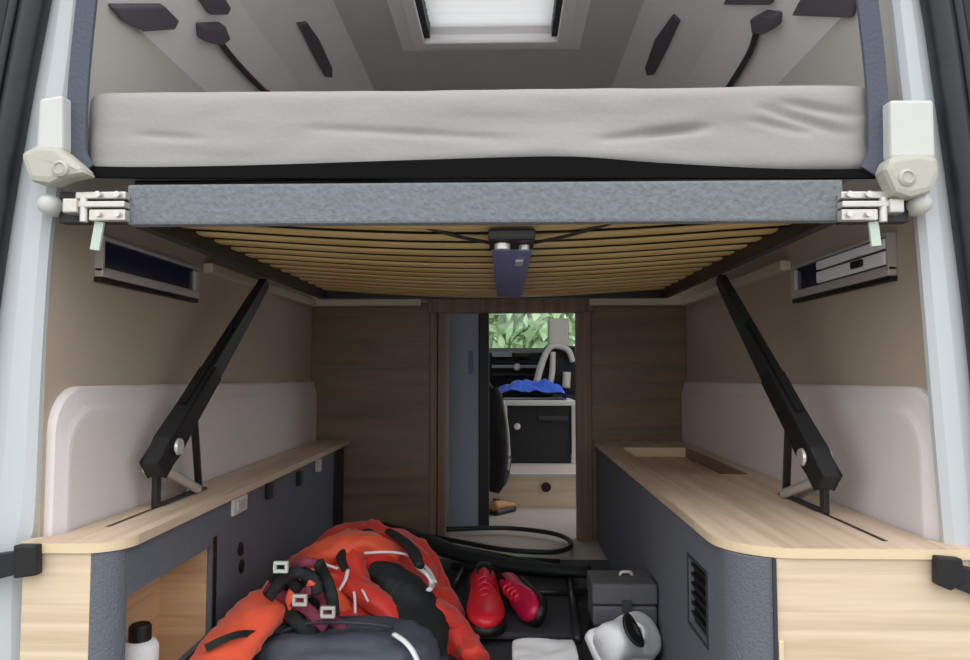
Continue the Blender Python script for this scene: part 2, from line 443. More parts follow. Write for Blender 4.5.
def reading_lamp(s, head, stem, label):
    p0, n = slant(s)
    P3 = [at_plane(x, y, p0, n) + n * .012 for x, y in stem]
    t = thing('reading_lamp', label, 'lamp', at_plane(*stem[-1], p0, n))
    obj('lamp_head', soft(on_face(head, (p0, n), .03, -.001), .006), M['dgrey_pad'], t)
    obj('stem', sweep(bmesh.new(), P3, .009, 8, n=5), M['dark'], t, smooth=True)
    obj('mount', lathe(bmesh.new(), [(.02, 0), (.02, .012), (.012, .02)], P3[-1] - Vector((0, 0, .01))), M['dark'], t)
reading_lamp(-1, [(195, 22), (218, 21), (223, 34), (214, 41), (196, 36)], [(214, 36), (226, 52), (242, 70), (264, 92)], 'dark reading lamp on long stem on the left ceiling slope')
reading_lamp(1, [(758, 14), (768, 9), (783, 11), (782, 23), (772, 29), (760, 28)], [(761, 26), (755, 46), (744, 66), (727, 92)], 'dark reading lamp on long stem on the right ceiling slope')

# ================================================================= bed
RX0, RX1 = -.757, .660
bed = thing('lifting_bed', 'raised bed platform with grey felt front rail and birch slats beneath', 'bed', (-.035, 1.43, 1.09))
obj('front_rail', B(RX0, RX1, 1.405, 1.435, 1.09, 1.172, .006), M['rail_felt'], bed, label='grey felt covered front rail')
obj('side_rail', B(RX0, RX0 + .03, 1.436, 2.93, 1.09, 1.171, .003), M['black_metal'], bed)
obj('side_rail', B(RX1 - .03, RX1, 1.436, 2.93, 1.09, 1.171, .003), M['black_metal'], bed)
obj('rear_rail', B(RX0 + .03, RX1 - .03, 2.90, 2.93, 1.09, 1.171, .003), M['black_metal'], bed)
obj('base_board', B(RX0 - .01, RX1 + .01, 1.45, 2.93, 1.172, 1.192, .004), M['black'], bed, label='black board under the mattress')
NS = 14
for k in range(NS):
    y = 1.475 + (2.86 - 1.475) * k / (NS - 1)
    bm = bmesh.new(); rings = []
    for i in range(25):
        t = i / 24; x = RX0 + .03 + (RX1 - RX0 - .06) * t
        zz = 1.122 - .032 * math.sin(math.pi * t) ** 1.1
        rings.append([(x, y - .025, zz + .001), (x, y - .025, zz + .005), (x, y + .025, zz + .005), (x, y + .025, zz + .001), (x, y + .018, zz - .001), (x, y - .018, zz - .001)])
    loft(bm, rings)
    obj('slat', bm, M['slat'], bed)
bm = B(-.03, .062, 1.44, 2.62, 1.066, 1.087, .006)
obj('centre_beam', bm, M['bluebox'], bed, label='blue-grey beam under the middle of the slats')
br = obj('beam_bracket', B(-.034, .062, 1.437, 1.56, 1.062, 1.086, .006), M['black'], bed, label='black bracket at the near end of the beam')
obj('bolt', lathe(bmesh.new(), [(.016, 0), (.016, .012), (.008, .016)], (-.005, 1.47, 1.047)), M['steel'], br, label='steel bolt')
obj('bolt', lathe(bmesh.new(), [(.011, 0), (.011, .01), (.006, .014)], (.04, 1.49, 1.049)), M['steel'], br, label='steel bolt')
obj('clip', B(.025, .045, 1.72, 1.80, 1.060, 1.067, .003), M['steel'], bed, label='small steel clip on the beam')
for sx in (-1, 1):
    y0 = 1.47; cx = .016
    obj('tension_strap', sweep(bmesh.new(), [(cx + sx * .045, 1.55, 1.075), (cx + sx * .12, 1.50, 1.082), (cx + sx * .21, 1.45, 1.10)], .007, 8, flat=.5, n=5), M['black_metal'], bed)

# mattress
bm = B(-.862, .735, 1.425, 2.90, 1.193, 1.374, .032, seg=6)
bmesh.ops.subdivide_edges(bm, edges=[e for e in bm.edges if e.calc_length() > .1], cuts=90, use_grid_fill=True)
for v in bm.verts:
    p = v.co
    a = noise.noise(Vector((p.x * 3.1, p.y * 2, p.z * 9))) * .006 + noise.noise(Vector((p.x * 9, p.y * 5, p.z * 26))) * .0022
    v.co.z += a * max(.2, min(1, (p.z - 1.2) / .1))
    if p.y < 1.5:
        v.co.y += a * 1.2
        v.co.z += .022 * math.exp(-((p.x - .06) / .26) ** 2) * max(0, min(1, (1.30 - p.z) / .09))
for (x0, z0, x1, z1, h) in ((.28, 1.275, .41, 1.285, .007), (.52, 1.325, .70, 1.262, .012), (.50, 1.30, .62, 1.268, .009), (.56, 1.335, .72, 1.30, .009), (.20, 1.262, .42, 1.288, .010), (-.40, 1.29, .02, 1.265, .005), (-.75, 1.28, -.6, 1.268, .005)):
    for v in bm.verts:
        if v.co.y < 1.47:
            d = Vector((x1 - x0, z1 - z0)); q = Vector((v.co.x - x0, v.co.z - z0)); t = max(0, min(1, q.dot(d) / d.length_squared))
            dist = (q - d * t).length; v.co.y += h * math.exp(-(dist / .009) ** 2) * math.sin(math.pi * min(1, t + .05)) ** .5
tag(obj('mattress', bm, M['mattress'], smooth=True), 'grey cloth mattress on the raised bed platform', 'mattress')

# insect-screen edging: side tapes and black hem
scr = thing('insect_screen_edging', 'dark tape edging framing both sides and underside of the mattress opening', 'screen edging', at_y(480, 176, 1.40))
def ribbon(bm, pts, w0, th, nrm, n=6):
    Q = smooth_path(pts, n) if n else pts; P = [Vector(p[:3]) for p in Q]; nrm = Vector(nrm).normalized(); rings = []
    for i, p in enumerate(P):
        t = (P[min(i + 1, len(P) - 1)] - P[max(i - 1, 0)]).normalized(); sd = t.cross(nrm).normalized(); w = Q[i][3] if len(Q[i]) > 3 else w0
        rings.append([p - sd * w / 2 - nrm * th / 2, p + sd * w / 2 - nrm * th / 2, p + sd * w / 2 + nrm * th / 2, p - sd * w / 2 + nrm * th / 2])
    return loft(bm, rings)
for pts in ([(94, -60), (87, 0), (80, 70), (77, 120), (77, 150), (80, 162), (86, 171)], [(860, -60), (867, 0), (875, 70), (878, 120), (878, 150), (875, 162), (869, 172)]):
    obj('edge_tape', ribbon(bmesh.new(), [tuple(at_y(x, y, 1.405)) for x, y in pts], .040, .008, (0, 1, 0)), M['tape'], scr, label='dark grey side tape')
hem = [(78, 172, .022), (150, 173, .022), (260, 172, .026), (400, 170, .036), (520, 168, .042), (580, 168, .042), (660, 171, .030), (780, 174, .018), (876, 174, .018)]
obj('hem', ribbon(bmesh.new(), [tuple(at_y(x, y, 1.412)) + (w,) for x, y, w in hem], .042, .010, (0, 1, 0)), M['hem'], scr, label='black bottom hem')

# hinge hardware at the front corners of the bed
def hinge(s, label):
    def X(px): return at_y(px, 200, 1.395).x
    e = (63, 127) if s < 0 else (905, 840)
    inn = e[1]; t = thing('bed_hinge', label, 'hinge', at_y((e[0] + e[1]) / 2, 222, 1.39))
    def bx(pa, pb, ya, yb, d0, d1, bev=.002):
        a, b = sorted((at_y(pa, ya, 1.39).x, at_y(pb, ya, 1.39).x)); z1, z0 = at_y(pa, ya, 1.39).z, at_y(pa, yb, 1.39).z
        return B(a, b, d0, d1, z0, z1, bev)
    up = obj('upper_plate', bx(inn, inn - s * -1 * -1 * 50 if False else inn + s * 50, 192, 199, 1.385, 1.403), M['steel_plate'], t)
    obj('link_bar', bx(inn, inn + s * 60, 202, 208, 1.380, 1.403), M['steel_plate'], t)
    lo = obj('lower_plate', bx(inn, inn + s * 36, 210, 221, 1.383, 1.403), M['steel_plate'], t)
    for par, py in ((up, 195.5), (lo, 215)):
        for dx in (7, 26):
            p = at_y(inn + s * dx, py, 1.39)
            obj('screw', lathe(bmesh.new(), [(.006, 0), (.006, .006), (.003, .008)], (p.x, 1.376, p.z), 'y', 12), M['steel'], par)
    obj('pivot_pin', cyl(bmesh.new(), at_y(inn + s * 43, 198, 1.388), at_y(inn + s * 43, 222, 1.388), .008), M['steel'], t)
    obj('pivot_block', bx(inn + s * 46, inn + s * 60, 200, 214, 1.375, 1.41, .003), M['steel_plate'], t)
    obj('backing', bx(inn + s * 4, inn + s * 72, 190, 221, 1.404, 1.43), M['black_metal'], t, label='dark backing plate')
    a = [(100, 222), (95, 250)] if s < 0 else [(873, 222), (876, 246)]
    obj('pull_tab', ribbon(bmesh.new(), [tuple(at_y(x, y, 1.395)) for x, y in a], .018, .006, (0, 1, 0), 3), M['tab'], t, label='pale green pull tab')
hinge(-1, 'steel hinge plates at the left end of the felt bed rail')
hinge(1, 'steel hinge plates at the right end of the felt bed rail')
def corner_cover(s, label, up, low, knob):
    t = thing('corner_bracket', label, 'bracket', at_y(*low[0], 1.38))
    P3 = [at_y(x, y, 1.385) + Vector((0, .023, 0)) for x, y in up]
    c = obj('cover', soft(prism(bmesh.new(), P3, (0, -.035, 0)), .006), M['plastic_white'], t, label='smooth white plastic cover')
    P3 = [at_y(x, y, 1.378) + Vector((0, .027, 0)) for x, y in low]
    b = obj('housing', soft(prism(bmesh.new(), P3, (0, -.05, 0)), .012), M['plastic_cream'], t, label='cream moulded housing')
    cx = sum(p[0] for p in low) / len(low); cy = sum(p[1] for p in low) / len(low)
    p = at_y(cx, cy, 1.352)
    obj('boss', lathe(bmesh.new(), [(.018, .012), (.016, 0), (.011, -.003), (.009, .0)], (p.x, p.y, p.z), 'y'), M['plastic_cream'], b)
    p = at_y(*knob, 1.385)
    obj('knob', lathe(bmesh.new(), [(.012, .05), (.02, .03), (.02, .0), (.012, -.012)], (p.x, p.y, p.z), 'y'), M['plastic_white'], t, smooth=True)
corner_cover(-1, 'white plastic corner bracket on the left pillar beside the mattress',
             [(43, 101), (66, 97), (66, 152), (40, 152)], [(27, 156), (44, 148), (64, 149), (86, 168), (92, 176), (72, 179), (56, 186), (36, 184)], (47, 204))
corner_cover(1, 'white plastic corner bracket on the right pillar beside the mattress',
             [(887, 102), (930, 102), (932, 160), (888, 160)], [(879, 172), (884, 160), (912, 156), (932, 160), (933, 178), (926, 195), (905, 200), (890, 196)], (922, 203))

# ================================================================= side cabinets and worktops
LX, RXF = -.755, .43       # inner faces
def arc(cx, cy, r, a0, a1, n=10): return [(cx + r * math.cos(math.radians(a0 + (a1 - a0) * k / n)), cy + r * math.sin(math.radians(a0 + (a1 - a0) * k / n))) for k in range(n + 1)]
def slab_with_hole(outline, hole, z0, z1):
    """outline polygon with one rectangular-ish hole polygon"""
    bm = bmesh.new()
    ov = [bm.verts.new((x, y, z0)) for x, y in outline]; hv = [bm.verts.new((x, y, z0)) for x, y in hole]
    es = [bm.edges.new((ov[i], ov[(i + 1) % len(ov)])) for i in range(len(ov))] + [bm.edges.new((hv[i], hv[(i + 1) % len(hv)])) for i in range(len(hv))]
    bmesh.ops.triangle_fill(bm, edges=es, use_beauty=True)
    g = bmesh.ops.extrude_face_region(bm, geom=list(bm.faces))
    for e in g['geom']:
        if isinstance(e, bmesh.types.BMVert): e.co.z = z1
    return bm
YF = 1.385
# worktops
wl_out = [(-.938, YF)] + arc(LX + .012 - .075, YF + .075, .075, -90, 0) + [(LX + .012, 1.9), (LX + .012, YB - .004), (XL + .037, YB - .004), (XL + .037, 1.464), (-.938, 1.425)]
wl_out = [(x + (.0 if x > LX - .1 else 0), y) for x, y in wl_out]
wt = thing('worktop', 'narrow wooden worktop with a slot along the left wall', 'worktop', (-.83, 2.4, ZC - .02))
obj('top_board', slab_with_hole(wl_out, [(-.853, 1.53), (-.841, 1.53), (-.841, 1.93), (-.853, 1.93)], ZC - .02, ZC), M['wood_top'], wt)
obj('edge_band', loft(bmesh.new(), [[(x, y - .001 if y < 1.5 else y, ZC - .019), (x + (.0015 if i else 0), y - .0015, ZC - .019), (x + (.0015 if i else 0), y - .0015, ZC - .001), (x, y - .001 if y < 1.5 else y, ZC - .001)] for i, (x, y) in enumerate(wl_out[:12])]), M['edge'], wt, label='pale edge banding')
wr_out = [(.878, 1.425), (XR - .037, 1.464), (XR - .037, YB - .004), (RXF - .012, YB - .004), (RXF - .012, 1.62)] + arc(RXF + .118, YF + .13, .13, 180, 270) + [(.878, YF)]
wt2 = thing('worktop', 'wide wooden worktop with a slot and a hatch along the right wall', 'worktop', (.65, 2.4, ZC - .02))
def two_hole(outline, holes, z0, z1):
    bm = bmesh.new(); es = []
    for loop in [outline] + holes:
        vs = [bm.verts.new((x, y, z0)) for x, y in loop]; es += [bm.edges.new((vs[i], vs[(i + 1) % len(vs)])) for i in range(len(vs))]
    bmesh.ops.triangle_fill(bm, edges=es, use_beauty=True)
    g = bmesh.ops.extrude_face_region(bm, geom=list(bm.faces))
    for e in g['geom']:
        if isinstance(e, bmesh.types.BMVert): e.co.z = z1
    return bm
obj('top_board', two_hole(wr_out, [[(.735, 1.445), (.748, 1.445), (.748, 1.86), (.735, 1.86)], [(.50, 2.35), (.775, 2.35), (.775, 3.12), (.50, 3.12)]], ZC - .02, ZC), M['wood_top'], wt2)
obj('slot_dark_fill', B(.7355, .7475, 1.446, 1.859, ZC - .018, ZC - .001), M['black'], wt2, label='black strip standing for the dark depth of the slot')  # black strip fills the slot, its inner shade put in as colour
obj('slot_dark_fill', B(-.8525, -.8415, 1.531, 1.929, ZC - .018, ZC - .001), M['black'], wt, label='black strip standing for the dark depth of the slot')
h = obj('hatch', B(.503, .772, 2.353, 3.117, ZC - .05, ZC - .036), M['wood_top'], wt2, label='recessed hatch panel')
obj('hatch_frame', B(.503, .772, 3.10, 3.119, ZC - .036, ZC + .004, .002), M['edge'], h, label='pale strip at the back of the hatch')
obj('hatch_side', B(.764, .7745, 2.353, 3.10, ZC - .036, ZC + .003, .001), M['wood_jamb'], h, label='hatch side with its shade put in as dark brown')  # darker wood stands for the shade on this side of the recess
pts = wr_out[4:17]
obj('edge_band', loft(bmesh.new(), [[(x, y - .001, ZC - .019), (x - .001, y - .0018, ZC - .019), (x - .001, y - .0018, ZC - .001), (x, y - .001, ZC - .001)] for x, y in pts]), M['edge'], wt2, label='pale edge banding')

# left cabinet
def yz_panel(x0, x1, outer, holes):
    bm = bmesh.new(); es = []
    for loop in [outer] + holes:
        vs = [bm.verts.new((x0, y, z)) for y, z in loop]; es += [bm.edges.new((vs[i], vs[(i + 1) % len(vs)])) for i in range(len(vs))]
    bmesh.ops.triangle_fill(bm, edges=es, use_beauty=True)
    g = bmesh.ops.extrude_face_region(bm, geom=list(bm.faces))
    for e in g['geom']:
        if isinstance(e, bmesh.types.BMVert): e.co.x = x1
    return bm
ZT = ZC - .021
cab = thing('side_cabinet', 'narrow cabinet with grey felt side and open wooden cubby along the left wall', 'cabinet', (-.83, 2.2, 0))
CY0, CY1, CZ0, CZ1 = 1.441, 1.87, .12, .348
obj('felt_side', yz_panel(LX, LX - .015, [(1.438, 0), (YB - .25, 0), (YB - .25, ZT), (1.438, ZT)], [[(CY0, CZ0), (CY1, CZ0), (CY1, CZ1), (CY0 + .003, CZ1)]]), M['felt'], cab, label='grey felt covered side panel')
a_ = arc(LX - .045, 1.437, .045, -90, 0, 10); b_ = arc(LX - .045, 1.437, .035, 0, -90, 10)
obj('felt_corner', prism(bmesh.new(), [(x, y, 0) for x, y in a_ + b_], (0, 0, ZT)), M['felt'], cab, label='rounded grey felt corner', smooth=False)
obj('end_panel', B(-.934, LX - .0455, 1.392, 1.41, 0, ZT, .001), M['wood'], cab, label='pale wood end panel')
bm = B(-.905, -.771, CY0, CY1, CZ0 - .012, CZ0); box(bm, -.905, -.771, CY0, CY1, CZ1, CZ1 + .012); box(bm, -.905, -.893, CY0, CY1, CZ0, CZ1)
box(bm, -.893, -.771, CY0 - .012, CY0, CZ0, CZ1); box(bm, -.893, -.771, CY1, CY1 + .012, CZ0, CZ1)
obj('cubby', bm, M['wood_in'], cab, label='open wood lined cubby')
obj('cubby_lip', B(LX - .006, LX + .006, CY0, CY1 + .012, CZ0 - .03, CZ0 - .001, .002), M['black'], cab, label='black lip under the cubby')
obj('door_gap', B(LX + .0005, LX + .004, CY1 - .002, CY1 + .016, .02, CZ1 + .02), M['black'], cab, label='dark upright gap beside the cubby')
obj('far_panel', B(LX - .03, LX - .015, YB - .25, YB - .004, 0, ZT), M['dark'], cab, label='darker panel at the far end')
obj('divider', B(LX - .03, LX + .01, YB - .27, YB - .245, 0, ZT - .02), M['black'], cab, label='black upright divider')
def on_left(px, py): return at_x(px, py, LX)
p = on_left(238, 505); pl = obj('switch_plate', B(LX, LX + .008, p.y - .055, p.y + .055, p.z - .022, p.z + .024, .003), M['plastic_white'], cab, label='white switch plate')
obj('rocker', B(LX + .008, LX + .013, p.y - .03, p.y + .03, p.z - .012, p.z + .013, .002), M['chrome'], pl)
for (px, py) in ((240, 549), (241, 566)):
    p = on_left(px, py); obj('latch_hole', lathe(bmesh.new(), [(.019, 0), (.019, .004), (.012, .006)], p, 'x', 16), M['black'], cab, label='round black latch')
for (px, py, hh) in ((266, 489, .03), (297, 477, .03), (316, 464, .03)):
    p = on_left(px, py); o = obj('hook', B(LX, LX + .02, p.y - .014, p.y + .014, p.z - hh, p.z + .02, .003), M['black'] if px < 310 else M['chrome'], cab, label='small wall hook')
p = at_x(245, 640, LX)
# right cabinet
cab2 = thing('side_cabinet', 'deep cabinet with plain grey felt side and wide wooden end along the right wall', 'cabinet', (.64, 2.2, 0))
rr = .075
VY0, VY1, VZ0, VZ1 = 1.575, 1.73, .215, .365
obj('felt_side', yz_panel(RXF, RXF + .015, [(1.385 + rr + .005, 0), (YB - .004, 0), (YB - .004, ZT), (1.385 + rr + .005, ZT)], [[(VY0, VZ0), (VY1, VZ0), (VY1, VZ1), (VY0 + .003, VZ1)]]), M['felt'], cab2, label='grey felt covered side panel')
a_ = arc(RXF + rr, 1.39 + rr, rr, 180, 270, 10); b_ = arc(RXF + rr, 1.39 + rr, rr - .012, 270, 180, 10)
obj('felt_corner', prism(bmesh.new(), [(x, y, 0) for x, y in a_ + b_], (0, 0, ZT)), M['felt'], cab2, label='rounded grey felt corner')
ev = obj('end_panel', B(RXF + rr + .0005, .866, 1.392, 1.41, 0, ZT, .001), M['wood'], cab2, label='wide pale wood end panel')
obj('corner_bead', B(RXF + rr - .004, RXF + rr + .003, 1.386, 1.392, 0, ZT), M['dark'], cab2, label='dark bead between felt and wood')
pz = at_y(780, 640, 1.39).z
obj('finger_pull', B(at_y(778, 650, 1.39).x, at_y(783, 650, 1.39).x, 1.384, 1.392, .1, pz, .002), M['edge'], ev, label='pale upright pull')
v = obj('vent', B(RXF + .012, RXF + .02, VY0 + .001, VY1 - .001, VZ0 + .001, VZ1 - .001), M['black'], cab2, label='black vent recess')
bm = bmesh.new()
for k in range(6):
    z = VZ0 + .02 + k * .022; box(bm, RXF + .004, RXF + .012, VY0 + .004, VY1 - .004, z, z + .006)
obj('louvre', bm, M['black'], v)
obj('vent_frame', yz_panel(RXF - .003, RXF - .0002, [(VY0 - .006, VZ0 - .006), (VY1 + .006, VZ0 - .006), (VY1 + .006, VZ1 + .006), (VY0 - .006, VZ1 + .006)], [[(VY0, VZ0), (VY1, VZ0), (VY1, VZ1), (VY0 + .003, VZ1)]]), M['dark'], v)

# black door check straps by the pillars below the worktops
def check_strap(s, label, blk, arm):
    t = thing('door_check', label, 'door check', at_y(*blk[0], 1.375))
    obj('block', soft(prism(bmesh.new(), [at_y(x, y, 1.386) for x, y in blk], (0, -.02, 0)), .004), M['black'], t)
    obj('arm', soft(prism(bmesh.new(), [at_y(x, y, 1.384) for x, y in arm], (0, -.014, 0)), .003), M['rubber'], t)
check_strap(-1, 'black door check block under the left worktop corner', [(20, 543), (43, 543), (43, 573), (20, 576)], [(-30, 556), (24, 549), (24, 572), (-30, 586)])
check_strap(1, 'black door check block under the right worktop corner', [(931, 554), (956, 556), (960, 580), (945, 588), (931, 582)], [(950, 562), (1000, 574), (1000, 606), (950, 586)])

# ================================================================= lifting arms
def lift_arm(s, top, bot, base, leg_top, leg_base, label):
    t = thing('lift_arm', label, 'lift arm', base)
    top, bot, base = Vector(top), Vector(bot), Vector(base)
    d = (bot - top).normalized()
    # pressed channel: two flanges and web, widening towards the pivot
    bm = bmesh.new(); rings = []
    sd = Vector((1, 0, 0)); nn = d.cross(sd).normalized()
    for k, (w, hgt) in zip((0, .15, .6, .9, 1), ((.012, .016), (.014, .02), (.018, .028), (.022, .036), (.018, .026))):
        p = top.lerp(bot, k)
        rings.append([p - sd * w - nn * hgt, p + sd * w - nn * hgt, p + sd * w + nn * hgt, p - sd * w + nn * hgt])
    loft(bm, rings)
    arm = obj('arm', bm, M['black_metal'], t)
    bm = bmesh.new(); q = sd * (.026 if True else 0)
    for o_ in (-.023, .019):
        p0, p1 = top.lerp(bot, .55) + sd * o_, bot + sd * o_
        loft(bm, [[p - nn * g, p - nn * g + sd * .004, p + nn * g + sd * .004, p + nn * g] for p, g in ((p0, .024), (p1, .03))])
    obj('flange', bm, M['black'], arm)
    obj('gas_spring', cyl(bmesh.new(), top.lerp(bot, .30) + nn * .03 * 1, top.lerp(bot, .75) + nn * .034, .008), M['black'], t)
    pv = top.lerp(bot, .90)
    obj('pivot_bolt', lathe(bmesh.new(), [(.019, -.034), (.021, -.028), (.012, -.022), (.012, .022), (.021, .028), (.019, .034)], pv, 'x', 14), M['steel'], t, label='steel pivot bolt')
    # foot through the slot
    obj('foot_post', B(base.x - .007, base.x + .007, base.y - .012, base.y + .012, ZC, bot.z + .02, .003), M['black_metal'], t)
    for o_, r in ((-.020, .012), (.020, .012)):
        a = Vector((base.x + o_, base.y - .01, bot.z + .0)); b = Vector((base.x + o_, base.y + .19, ZC + .014))
        obj('damper', cyl(bmesh.new(), a, b, r, 14), M['steel'], t, label='bright steel damper')
    obj('brace', cyl(bmesh.new(), leg_top, leg_base, .010, 10), M['black_metal'], t)
    obj('foot_plate', B(base.x - .012, base.x + .012, base.y + .02, leg_base[1] + .03, ZC, ZC + .006, .002), M['dark'], t)
LA = dict(top=(-.752, 2.22, 1.072), bot=(-.835, 1.70, .562))
pt = Vector(LA['top']).lerp(Vector(LA['bot']), .70)
lift_arm(-1, LA['top'], LA['bot'], (-.847, 1.745, ZC), pt, (-.847, 1.99, ZC + .006), 'black bed lifting arm standing on the left worktop')
RA = dict(top=(.645, 2.16, 1.072), bot=(.728, 1.66, .545))
pt = Vector(RA['top']).lerp(Vector(RA['bot']), .70)
lift_arm(1, RA['top'], RA['bot'], (.742, 1.715, ZC), pt, (.74, 1.94, ZC + .006), 'black bed lifting arm standing on the right worktop')
bpy.context.view_layer.update()

# ================================================================= things in the load bay
def bump(x, y, cx, cy, sx, sy, h): 
    q = ((x - cx) / sx) ** 2 + ((y - cy) / sy) ** 2
    return h * max(0, 1 - q) ** .6 if q < 1 else 0
def mound(x, y):
    z = max(bump(x, y, -.46, 2.42, .30, .38, .262), bump(x, y, -.58, 2.32, .15, .22, .15), bump(x, y, -.33, 2.25, .22, .28, .13))
    if z > .02:
        r = abs(noise.noise(Vector((x * 6 + y * 3, y * 4 - x * 2, 1.3)))) + .35 * abs(noise.noise(Vector((x * 12 - y * 4, y * 8, 4.2))))
        z += (.035 - r * .10) * min(1, z / .08)
    return max(z, 0)
def hit(px, py, lift=0.0):
    d = ray(px, py); t = 1.5 / d.y
    while t * d.y < 3.4:
        p = CAM + d * t
        if p.z <= mound(p.x, p.y) + .001 or p.z < .01: break
        t += .004
    return CAM + d * (t - .01) + Vector((0, 0, lift))
jk = thing('jacket', 'crumpled orange and red jacket with black panels heaped on the load floor', 'jacket', (-.45, 2.35, 0))
bm = bmesh.new(); NX, NY = 70, 80; V = {}
for i in range(NX + 1):
    for j in range(NY + 1):
        x = -.80 + .62 * i / NX; x = -.735 + .66 * i / NX; y = 2.0 + .82 * j / NY
        V[i, j] = bm.verts.new((x, y, .003 + mound(x, y)))
for i in range(NX):
    for j in range(NY):
        q = [V[i, j], V[i + 1, j], V[i + 1, j + 1], V[i, j + 1]]
        if max(v.co.z for v in q) > .012: bm.faces.new(q)
bmesh.ops.delete(bm, geom=[v for v in bm.verts if not v.link_faces], context='VERTS')
obj('body', bm, M['red'], jk, smooth=True, label='red crumpled body')
def fabric(name, path, m, parent, amp=.3, flat=.75, label=None, lift=.0, seed=0, surf=True, d=None):
    P = []
    for q in path:
        p = hit(q[0], q[1], lift) if surf else at_y(q[0], q[1], q[3])
        P.append((p.x, p.y, p.z, q[2]))
    return obj(name, sweep(bmesh.new(), P, 0, 20, flat, n=9, amp=amp, freq=11, seed=seed), m, parent, smooth=True, label=label)
fabric('sleeve', [(200, 690, .055, 1.60), (224, 655, .06, 1.70), (252, 620, .062, 1.84), (284, 592, .058, 2.0), (312, 576, .04, 2.15)], M['orange'], jk, label='bright orange sleeve', surf=False, amp=.34, flat=.62)
fabric('sleeve', [(418, 596, .035, 2.22), (436, 612, .05, 2.18), (456, 636, .052, 2.12), (480, 672, .05, 2.03)], M['red'], jk, label='red sleeve', surf=False, amp=.25, seed=2)
fabric('hood', [(292, 566, .03), (318, 556, .045), (348, 546, .05), (372, 545, .045), (398, 556, .03)], M['orange'], jk, label='orange-red hood fold', amp=.35, seed=3)
fabric('fold', [(332, 578, .028), (352, 590, .038), (378, 608, .04), (404, 632, .03)], M['red'], jk, label='red fold', amp=.35, seed=4, lift=.015)
fabric('fold', [(312, 600, .02), (335, 612, .03), (352, 628, .025)], M['red'], jk, label='red fold', amp=.4, seed=9, lift=.01)
fabric('black_panel', [(372, 572, .03), (390, 580, .055), (406, 600, .07), (420, 635, .075), (430, 680, .065)], M['greenblack'], jk, label='black side panel', amp=.2, seed=5, lift=.01)
fabric('collar', [(346, 572, .013, 2.13), (341, 558, .014, 2.17), (345, 545, .014, 2.22), (356, 535, .014, 2.28), (370, 531, .012, 2.34)], M['greenblack'], jk, label='black collar edge', amp=.1, surf=False)
fabric('collar', [(388, 531, .012, 2.32), (402, 540, .016, 2.26), (414, 553, .018, 2.2), (420, 566, .014, 2.14)], M['greenblack'], jk, label='black collar edge', amp=.2, surf=False)
for path, w in (([(366, 569), (384, 568), (402, 569), (418, 575), (430, 586), (436, 598)], .013), ([(418, 582), (428, 590), (433, 600), (430, 606)], .018),
                ([(350, 586), (347, 597), (341, 607)], .011), ([(356, 608), (357, 618), (357, 630)], .008), ([(364, 606), (370, 618)], .007), ([(326, 580), (340, 585)], .012)):
    P = [hit(x, y, .055) + Vector((0, -.03, 0)) for x, y in path]
    obj('piping', sweep(bmesh.new(), [tuple(p) for p in P], w / 2, 8, .6, n=5), M['white_cloth'], jk, smooth=True, label='white piping')
for path, m in (([(298, 574, .02), (318, 560, .03), (342, 545, .03), (352, 536, .02)], 'orange'), ([(346, 548, .02), (352, 562, .03), (358, 580, .028), (366, 598, .02)], 'red'),
                ([(392, 542, .02), (408, 552, .03), (424, 566, .028), (432, 584, .02)], 'red'), ([(420, 600, .02), (440, 618, .03), (462, 640, .035), (474, 660, .03)], 'red'),
                ([(324, 590, .015), (336, 600, .022), (346, 618, .02)], 'orange')):
    fabric('fold', path, M[m], jk, amp=.45, seed=len(path[0]) + path[0][0], lift=.012, label='%s fold' % m)
# tangled harness heaped over the shoulder of the jacket
hs = thing('climbing_harness', 'tangled black and plum webbing harness heaped at the end of the orange sleeve', 'harness', at_y(305, 640, 2.0))
def strap(path, w, m, D=1.93, name='webbing', flat=.4, seg=10, amp=0, sm=6):
    P = [at_y(x, y, D + .025 * math.sin(i * 1.9 + x)) for i, (x, y) in enumerate(path)]
    return obj(name, sweep(bmesh.new(), [tuple(p) for p in P], w / 2, seg, flat, up=(.2, -.9, .4), n=sm, amp=amp), m, hs, smooth=True)
for path, w, k in (([(276, 582), (288, 600), (304, 620), (322, 646)], .07, 'greenblack'), ([(312, 574), (318, 592), (324, 612), (320, 640)], .06, 'greenblack'), ([(288, 600), (302, 604), (320, 610)], .07, 'greenblack')):
    strap(path, w, M[k], 1.90, 'padding', .7, 14, .25)
for path, w, k in (([(268, 598), (280, 582), (296, 572), (312, 578), (318, 594)], .03, 'webbing'), ([(284, 570), (296, 586), (306, 604), (314, 622), (310, 640)], .032, 'webbing'),
                   ([(266, 588), (288, 598), (308, 610), (326, 628)], .03, 'plum'), ([(318, 562), (326, 578), (332, 596), (334, 616)], .03, 'webbing'),
                   ([(246, 634), (266, 631), (288, 629), (304, 634)], .024, 'webbing'), ([(298, 602), (310, 590), (324, 600), (320, 618), (306, 622)], .026, 'plum'),
                   ([(310, 628), (324, 618), (338, 624), (346, 636)], .03, 'plum'), ([(290, 572), (304, 562), (320, 564)], .022, 'plum'), ([(284, 612), (298, 622), (316, 640)], .035, 'webbing'),
                   ([(296, 584), (290, 598), (294, 612)], .022, 'orange'), ([(312, 582), (306, 596)], .02, 'orange')):
    strap(path, w, M[k], 1.855)
sleeve_strap = ribbon(bmesh.new(), [tuple(at_y(x, y, d)) for x, y, d in ((206, 648, 1.645), (222, 640, 1.66), (240, 634, 1.70), (256, 634, 1.76))], .016, .006, (0, -1, .3))
obj('cuff_strap', sleeve_strap, M['webbing'], jk, label='black strap across the orange sleeve')
